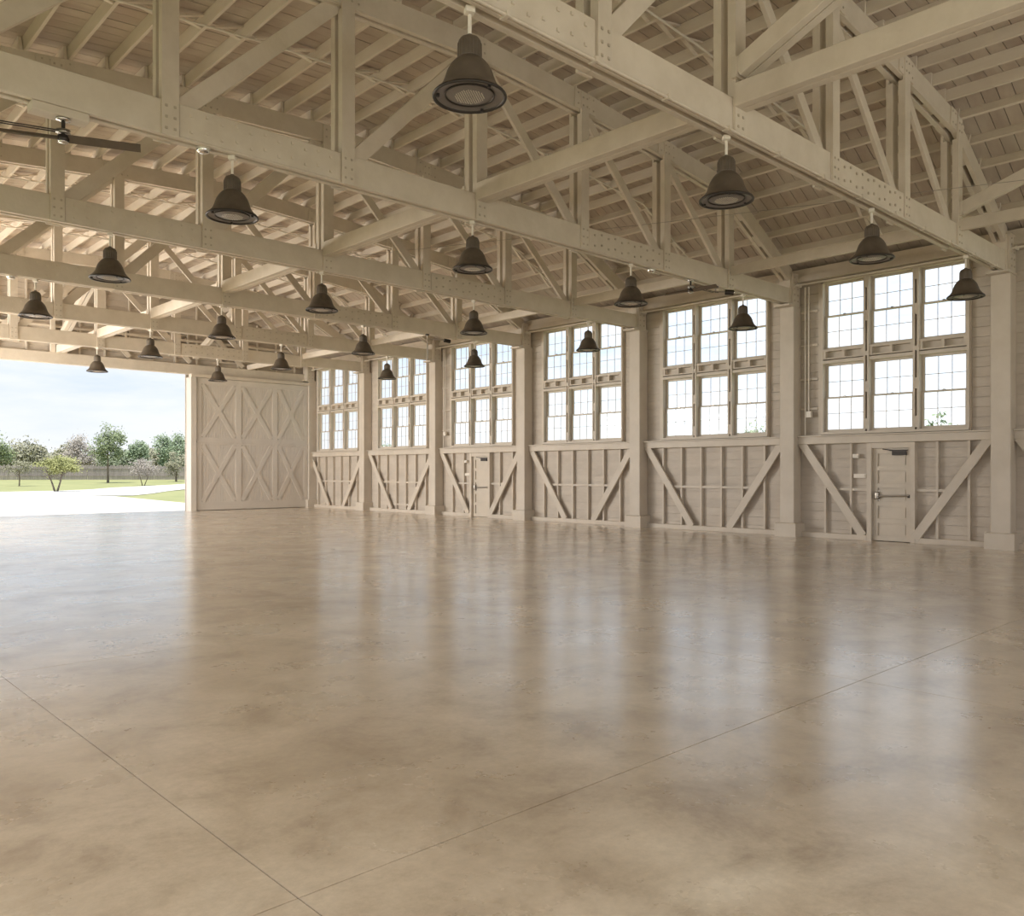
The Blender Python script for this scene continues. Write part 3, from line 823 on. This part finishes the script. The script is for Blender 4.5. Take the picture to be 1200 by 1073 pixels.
# ------------------------------------------------------------------ PENDANT LAMPS
def make_lamp():
    t = root('pendant_lamp')
    zr = 4.735 - 5.475
    MB().box(-.04, .04, -.04, .04, -.05, .0).build('ceiling_box', M['white'], t)
    MB().tube([(0, 0, -.06), (0, 0, -.235)], .017, 8).build('hanger_rod', M['white'], t)
    b = MB(); b.lathe([(0, -.228), (.02, -.228), (.026, -.236), (.028, -.246), (.055, -.252), (.080, -.266), (.095, -.288), (.099, -.312)], 28)
    b.build('socket_cap', M['lamp'], t)
    prof = []
    b = MB(); n = 48
    vs = []; zs = [-.305, -.315, -.428, -.436]
    for z, r0 in zip(zs, (.097, .100, .102, .100)):
        for k in range(n):
            r = r0 + (.004 if k % 2 else -.001); a = 2 * math.pi * k / n
            vs.append((r * math.cos(a), r * math.sin(a), z))
    fs = [(i * n + k, i * n + n + k, i * n + n + (k + 1) % n, i * n + (k + 1) % n) for i in range(3) for k in range(n)]
    b.add(vs, fs); b.build('ribbed_housing', M['lamp'], t)
    P = [(.099, -.432), (.106, -.440), (.128, -.458), (.150, -.482), (.170, -.508), (.186, -.536), (.199, -.566), (.209, -.596), (.219, -.626), (.231, -.655), (.249, -.684), (.274, -.711), (.298, -.731), (.312, -.745)]
    Pin = [(.306, -.752), (.286, -.738), (.255, -.722), (.225, -.70), (.205, -.68)]
    b = MB(); b.lathe(P, 40); b.build('shade', M['lamp'], t)
    b = MB(); b.lathe([(.312, -.748), (.318, -.756), (.314, -.768), (.300, -.768), (.290, -.760), (.286, -.746)], 40); b.build('rim_ring', M['dark'], t)
    b = MB(); b.lathe([(.290, -.752), (.25, -.745), (.212, -.738)], 40)
    b.build('reflector_skirt', M['lampin'], t)
    b = MB(); b.lathe([(.212, -.738), (.214, -.752), (.204, -.752), (.20, -.738)], 36); b.build('lens_ring', M['dark'], t)
    b = MB(); b.lathe([(.20, -.742), (.14, -.752), (.07, -.757), (.0, -.759)], 32); b.build('lens', M['lampin'], t)
    b = MB()
    for i in range(-6, 7):
        for j in range(-6, 7):
            x, y = i * .022 + (.011 if j % 2 else 0), j * .020
            if x * x + y * y < .128 ** 2:
                z = -.757; r = .006
                b.add([(x - r, y, z), (x, y - r, z), (x + r, y, z), (x, y + r, z), (x, y, z - .008)], [(0, 4, 1), (1, 4, 2), (2, 4, 3), (3, 4, 0)])
    b.build('prism_studs', M['lampdot'], t, kind='stuff')
    for q in range(3):
        a = q * 2.094 + .9
        MB().box(.27 * math.cos(a) - .012, .27 * math.cos(a) + .012, .27 * math.sin(a) - .012, .27 * math.sin(a) + .012, -.775, -.75).build('rim_clip', M['dark'], t)
    return t
l0 = make_lamp()
pos = {0: 'leftmost', 1: 'second from left', 2: 'second from right', 3: 'rightmost'}
trn = ['nearest', 'second', 'third', 'fourth', 'fifth', 'farthest']
XLAMP = [4.589 + 3.943 * i for i in range(4)]
first = True
for k in range(6):
    for i in range(4):
        if k == 4 and i == 0 or k == 5 and i in (0, 3): continue
        t = l0 if first else copy_tree(l0)
        first = False
        t.location = (XLAMP[i], YT[k], ZB0 if i < 3 else ZB0 + .0)
        t.rotation_euler = (0, 0, random.uniform(0, 6))
        p = pos[i]
        if k == 4: p = {1: 'leftmost visible', 2: 'middle', 3: 'rightmost'}[i]
        if k == 5: p = {1: 'left one', 2: 'right one'}[i]
        t['label'] = ('large ' if (k, i) == (0, 0) else '') + 'bronze bell-shaped pendant lamp, %s %s the %s truss' % (p, 'under', trn[k])
        t['category'] = 'lamp'; t['group'] = 'bronze pendant lamps'

# ------------------------------------------------------------------ CEILING FANS
def fan(loc, ang, lab, belts, length=.78):
    t = root('ceiling_fan', loc, lab, 'fan', 'belt-driven ceiling fans')
    b = MB(); b.lathe([(0, 0), (.075, 0), (.07, -.02), (.02, -.03)], 20); b.build('ceiling_flange', M['chrome'], t)
    MB().tube([(0, 0, -.02), (0, 0, -.20)], .02, 10).build('down_rod', M['dark'], t)
    b = MB(); b.lathe([(.02, -.12), (.075, -.125), (.05, -.14), (.075, -.155), (.02, -.16)], 20); b.build('belt_pulley', M['steel'], t)
    b = MB(); b.lathe([(.02, -.17), (.055, -.18), (.06, -.23), (.045, -.25), (0, -.255)], 20); b.build('hub', M['dark'], t)
    b = MB(); b.lathe([(.05, -.248), (.045, -.262), (0, -.268)], 20); b.build('hub_cap', M['chrome'], t)
    for q in (0, 1):
        a = ang + q * math.pi
        d = Vector((math.cos(a), math.sin(a), 0)); s = Vector((-math.sin(a) * .6, math.cos(a) * .6, .8))
        MB().beam(d * .05 + Vector((0, 0, -.21)), d * (.05 + length) + Vector((0, 0, -.21)), .014, .095, side=s).build('blade', M['fanb'], t)
    if belts:
        for z, o in ((-.13, .06), (-.15, -.06)):
            p0 = Vector((0, o, z)); p1 = Vector(belts) + Vector((0, o, z))
            MB().tube([p0, p1], .007, 6).build('drive_belt', M['dark'], t)
    return t
vr = (math.cos(R(YAW)), -math.sin(R(YAW)))
fan((2.66, YT[1] - .02, ZB0 - .10), math.atan2(vr[1], vr[0]) + .38, 'belt-driven ceiling fan with dark flat blade under the second truss at upper left', (-2.7, .8, .0), .72)
t = root('mounting_block', (2.62, YT[1], ZB0 - .10), 'short timber mounting block under the second truss holding the ceiling fan', 'block')
MB().beam((-.28, 0, .05), (.28, 0, .05), .20, .094, c=.006).build('timber', M['beam'], t)
fan((14.45, YT[1] + .02, ZB0 + .01), math.atan2(vr[1], vr[0]) + 2.4, 'small belt-driven ceiling fan in front of the second window from the right', (.85, -.05, 0), .55)

# ------------------------------------------------------------------ security cameras
def seccam(loc, arm, lab, drop=0):
    t = root('security_camera', loc, lab, 'camera')
    a = Vector(arm)
    b = MB(); b.lathe([(0, 0), (.06, 0), (.06, -.03), (.02, -.04)], 14); b.build('mounting_plate', M['dark'], t)
    MB().tube([(0, 0, -.02), (0, 0, -.12), a + Vector((0, 0, -.12))], .018, 8).build('bracket_arm', M['steel'], t)
    if drop: MB().tube([(0, 0, -.12), (0, 0, -.12 - drop)], .02, 8).build('drop_pipe', M['steel'], t)
    d = a.normalized()
    MB().tube([a + Vector((0, 0, -.13)) - d * .02, a + Vector((0, 0, -.15)) + d * .16], .055, 14).build('camera_body', M['dark'], t)
    b = MB().tube([a + Vector((0, 0, -.15)) + d * .155, a + Vector((0, 0, -.152)) + d * .18], .04, 14).build('camera_lens', M['chrome'], t)
seccam((15.3, YT[1] - .02, ZB0), (.12, -.18, 0), 'small dark security camera under the second truss near the wall')
seccam((14.6, YT[3] - .05, ZB0), (.55, -.12, 0), 'dark security camera on an arm with drop pipe under the fourth truss', .62)

# smoke detectors under the chords
for (x, k, lab) in ((4.22, 1, 'white round smoke detector under the second truss, left of the lamp'), (4.15, 3, 'white round smoke detector under the fourth truss at the left frame edge'), (13.1, 1, 'small white detector under the second truss beside a lamp')):
    t = root('smoke_detector', (x, YT[k], ZB0), lab, 'detector', 'smoke detectors on the trusses')
    b = MB(); b.lathe([(0, 0), (.085, 0), (.085, -.02)], 20); b.build('base', M['white'], t)
    b = MB(); b.lathe([(.075, -.02), (.07, -.05), (.04, -.062), (0, -.064)], 20); b.build('sensor_cap', M['chrome'], t)

# ------------------------------------------------------------------ conduits, cables, boxes
t = root('electrical_conduit', (0, YT[0] - .16, ZB0 - .02), 'pale electrical conduit clipped along the underside of the nearest truss', 'conduit')
MB().tube([(1.0, 0, 0), (18.0, 0, 0)], .017, 8).build('pipe', M['beam'], t)
MB().tube([(1.0, .045, .0), (18.0, .045, .0)], .012, 6).build('pipe', M['beam'], t)
for q in range(15):
    MB().box(1.4 + q * 1.15, 1.44 + q * 1.15, -.03, .07, -.02, .03).build('pipe_clip', M['beam'], t)
t = root('wall_conduit', (XR - .33, 0, 5.93), 'long white pipe running along the top of the window wall past every column', 'pipe')
MB().tube([(0, -1, 0), (0, 32.2, 0)], .022, 8).build('pipe', M['white'], t)
for k in range(7):
    MB().box(-.03, .15, YT[k] - .28, YT[k] - .25, -.03, .03).build('pipe_bracket', M['white'], t)
for bi, lab in ((3, 'pair of thin vertical conduits left of the nearest window'), (6, 'pair of thin vertical conduits left of the fourth window')):
    c = CB[bi]
    t = root('vertical_conduit', (XR - .12, c + 1.95, 2.4), lab, 'conduit')
    MB().tube([(0, 0, 0), (0, 0, 3.5)], .016, 8).build('pipe', M['white'], t)
    MB().tube([(0, -.09, .55), (0, -.09, 3.5)], .016, 8).build('pipe', M['white'], t)
    MB().box(-.04, .05, -.16, -.04, .42, .56).build('junction_box', M['white'], t)
    t = root('junction_box', (XR - .06, c + .55, 1.4), 'white surface box beside the ' + ('nearest' if bi == 3 else 'farther') + ' door, lower one', 'box')
    MB().box(-.04, .03, -.04, .24, 0, .09).build('box_body', M['white'], t); MB().box(-.05, -.04, -.02, .22, .015, .075).build('cover', M['white'], t)
    t = root('junction_box', (XR - .06, c + .72, 1.85), 'white surface box beside the ' + ('nearest' if bi == 3 else 'farther') + ' door, upper one', 'box')
    MB().box(-.04, .03, -.04, .10, 0, .09).build('box_body', M['white'], t); MB().box(-.05, -.04, -.02, .08, .015, .075).build('cover', M['white'], t)
t = root('tension_cable', (9.9, 16.2, 6.3), 'thin tension cable stretched diagonally between the trusses', 'cable')
MB().tube([(0, 0, 0), (2.85, -6.2, -.03), (5.7, -12.4, 0)], .006, 5).build('wire', M['steel'], t)
for p in ((0, 0, 0), (5.7, -12.4, 0)):
    MB().tube([(p[0], p[1], p[2] - .02), (p[0], p[1], p[2] + .03)], .015, 6).build('turnbuckle', M['steel'], t)

# ------------------------------------------------------------------ OUTSIDE: fence, trees
t = root('picket_fence', (0, 0, 0), 'long weathered grey plank fence beyond the lawn', 'fence')
fp = [(-30, 117), (5, 120), (30, 113), (55, 100), (80, 84)]
def along(fp, s):
    for (a, b2) in zip(fp, fp[1:]):
        L = math.dist(a, b2)
        if s <= L: return (a[0] + (b2[0] - a[0]) * s / L, a[1] + (b2[1] - a[1]) * s / L), (b2[0] - a[0]) / L, (b2[1] - a[1]) / L
        s -= L
    return None
s = 0
while True:
    r = along(fp, s)
    if r is None: break
    (x, y), dx, dy = r
    b = MB(); gz = ground_z(x, y)
    for q in range(17):
        px, py = x + dx * q * .15, y + dy * q * .15
        h = 1.75 + random.uniform(-.1, .12)
        b.beam((px + dx * .07, py + dy * .07, gz), (px + dx * .07, py + dy * .07, gz + h), .03, .135, side=(-dy, dx, 0))
    b.beam((x, y - .05, gz + .5), (x + dx * 2.5, y + dy * 2.5 - .05, gz + .5), .05, .09, side=(0, 1, 0))
    b.beam((x, y - .05, gz + 1.4), (x + dx * 2.5, y + dy * 2.5 - .05, gz + 1.4), .05, .09, side=(0, 1, 0))
    b.build('fence_panel', M['fence'], t)
    s += 2.56

def tree(x, y, h, rx, rz, m, lab, nleaf=2600, trunk=.35, crown0=.3, stems=1, bark=None, ls=.22, shape=1.0, seed=1):
    rnd = random.Random(seed)
    gz = ground_z(x, y)
    t = root('tree', (x, y, gz), lab, 'tree')
    b = MB()
    tips = []
    for q in range(stems):
        a = q * 2.4 + rnd.uniform(0, 1); sp = .0 if stems == 1 else .28
        top = Vector((math.cos(a) * rx * sp * 1.6, math.sin(a) * rx * sp * 1.6, h * .62))
        base = Vector((math.cos(a) * .06, math.sin(a) * .06, -.1))
        midp = base.lerp(top, .5) + Vector((rnd.uniform(-.1, .1), rnd.uniform(-.1, .1), 0))
        rr = trunk / (1.4 if stems > 1 else 1) / 2
        n = 7; P = [(base, rr * 1.3), (base.lerp(midp, .5), rr), (midp, rr * .8), (top, rr * .35)]
        vs = []
        for p, r0 in P: vs += [p + Vector((math.cos(6.283 * k / n), math.sin(6.283 * k / n), 0)) * r0 for k in range(n)]
        b.add(vs, [(i * n + k, i * n + (k + 1) % n, (i + 1) * n + (k + 1) % n, (i + 1) * n + k) for i in range(3) for k in range(n)], True)
        for w_ in range(5):
            a2 = rnd.uniform(0, 6.28); st_ = base.lerp(top, rnd.uniform(.5, .95))
            en = st_ + Vector((math.cos(a2) * rx * .6, math.sin(a2) * rx * .6, h * rnd.uniform(.08, .25)))
            b.tube([st_, st_.lerp(en, .5) + Vector((0, 0, .1)), en], rr * .22, 5)
    b.build('trunk', bark or M['bark'], t)
    # crown of leaf clusters
    clumps = []
    cz = h * (crown0 + 1) / 2
    hz = h * (1 - crown0) / 2
    for q in range(26):
        while True:
            u = Vector((rnd.uniform(-1, 1), rnd.uniform(-1, 1), rnd.uniform(-1, 1)))
            if .15 < u.length < 1: break
        taper = 1 - .35 * shape * max(u.z, 0)
        clumps.append((Vector((u.x * rx * .78 * taper, u.y * rx * .78 * taper, cz + u.z * hz * .82)), rnd.uniform(.2, .42)))
    b = MB()
    vs = []; fs = []
    for q in range(nleaf):
        c, rr = clumps[rnd.randrange(len(clumps))]
        p = c + Vector((rnd.gauss(0, .5) * rx * rr, rnd.gauss(0, .5) * rx * rr, rnd.gauss(0, .5) * hz * rr))
        if p.z < .02 and crown0 > .1: p.z = abs(p.z) + .1
        n1 = Vector((rnd.gauss(0, 1), rnd.gauss(0, 1), rnd.gauss(0, 1))).normalized()
        n2 = n1.orthogonal().normalized(); s1 = ls * rnd.uniform(.6, 1.3)
        o = len(vs)
        vs += [p - n1 * s1 * .5, p + n2 * s1 * .3, p + n1 * s1 * .5, p - n2 * s1 * .3]
        fs.append((o, o + 1, o + 2, o + 3))
    b.add(vs, fs); b.build('foliage', m, t)
    return t
def at(u, d):
    r = (u - 600) / 977.5 * d; s_, c_ = math.sin(R(YAW)), math.cos(R(YAW))
    return (r * c_ + d * s_, d * c_ - r * s_)
def T(u, d, *a, **k):
    x, y = at(u, d); return tree(x, y, *a, **k)
T(126, 92, 6.6, 2.1, 0, M['lf_green'], 'tall green tree with a slim dark trunk in the middle of the lawn', nleaf=3000, crown0=.33, trunk=.22, seed=3, ls=.26)
T(66, 66, 2.95, 1.75, 0, M['lf_yel'], 'low yellow-green multi-stemmed tree at the roadside', nleaf=3200, crown0=.36, stems=3, trunk=.2, seed=5, ls=.17, shape=.3)
T(22, 80, 2.7, 1.35, 0, M['lf_olive'], 'small thin tree at the left edge of the lawn', nleaf=900, crown0=.4, trunk=.12, seed=6, ls=.17)
T(168, 84, 2.9, 1.5, 0, M['lf_brown'], 'small twiggy brownish tree on the lawn, right of the tall tree', nleaf=1500, crown0=.32, stems=2, trunk=.12, seed=8, ls=.16)
T(163, 108, 5.3, 1.7, 0, M['lf_mid'], 'green tree with rounded crown just right of the tall tree', nleaf=2800, crown0=.25, trunk=.25, seed=9, ls=.28)
T(192, 118, 6.4, 2.0, 0, M['lf_mid'], 'green tree behind the fence, left one of two near the door jamb', nleaf=3000, crown0=.1, trunk=.3, seed=10, ls=.32)
T(212, 122, 6.4, 2.2, 0, M['lf_mid'], 'green tree behind the fence, right one of two near the door jamb', nleaf=3000, crown0=.1, trunk=.3, seed=11, ls=.32)
T(95, 150, 7.4, 3.6, 0, M['lf_brown'], 'broad bare grey-brown tree behind the fence, left of the tall tree', nleaf=4200, crown0=.1, trunk=.4, seed=12, ls=.34)
T(206, 98, 3.6, 1.6, 0, M['lf_olive'], 'olive shrub in front of the fence near the door jamb', nleaf=1800, crown0=.15, trunk=.2, seed=13, ls=.2)
T(-6, 118, 6.6, 2.6, 0, M['lf_green'], 'dark green tree cut by the left frame edge', nleaf=3000, crown0=.1, trunk=.3, seed=14, ls=.32)
for i, (u, d, h, rx, mm, lab) in enumerate([
        (28, 150, 6.3, 5.2, 'lf_olive', 'olive treetop behind the fence at far left'),
        (50, 185, 4.6, 4.6, 'lf_dark', 'low dark treetop behind the fence, left of the grey-brown tree'),
        (76, 168, 5.9, 3.8, 'lf_olive', 'rounded olive treetop just left of the grey-brown tree'),
        (112, 190, 4.6, 5.2, 'lf_olive', 'low olive hedge tree behind the fence under the tall tree'),
        (140, 172, 4.8, 5.0, 'lf_dark', 'dark hedge tree behind the fence, right of the tall trunk'),
        (175, 188, 5.6, 5.2, 'lf_olive', 'olive hedge tree behind the twiggy tree'),
        (205, 168, 5.6, 5.2, 'lf_olive', 'olive hedge tree behind the fence near the door jamb'),
        (5, 205, 5.6, 5.0, 'lf_dark', 'dark hedge tree behind the fence at the left frame edge')]):
    T(u, d, h * 1.12, rx * 1.15, 0, M[mm], lab, nleaf=6500, crown0=-.15, trunk=.4, seed=20 + i, ls=.6)
tree(48, 17.1, 4.9, 1.3, 0, M['lf_mid'], 'treetop seen through the lowest panes of the nearest window', nleaf=500, crown0=.4, trunk=.12, seed=41, ls=.3)
tree(44, 26, 4.3, 1.9, 0, M['lf_mid'], 'treetop seen through the lower panes of the second window from the right', nleaf=1600, crown0=.3, trunk=.3, seed=42, ls=.3)
tree(42, 61.4, 4.4, 1.8, 0, M['lf_mid'], 'treetop seen through the lower panes of the fifth window', nleaf=1600, crown0=.3, trunk=.3, seed=43, ls=.3)
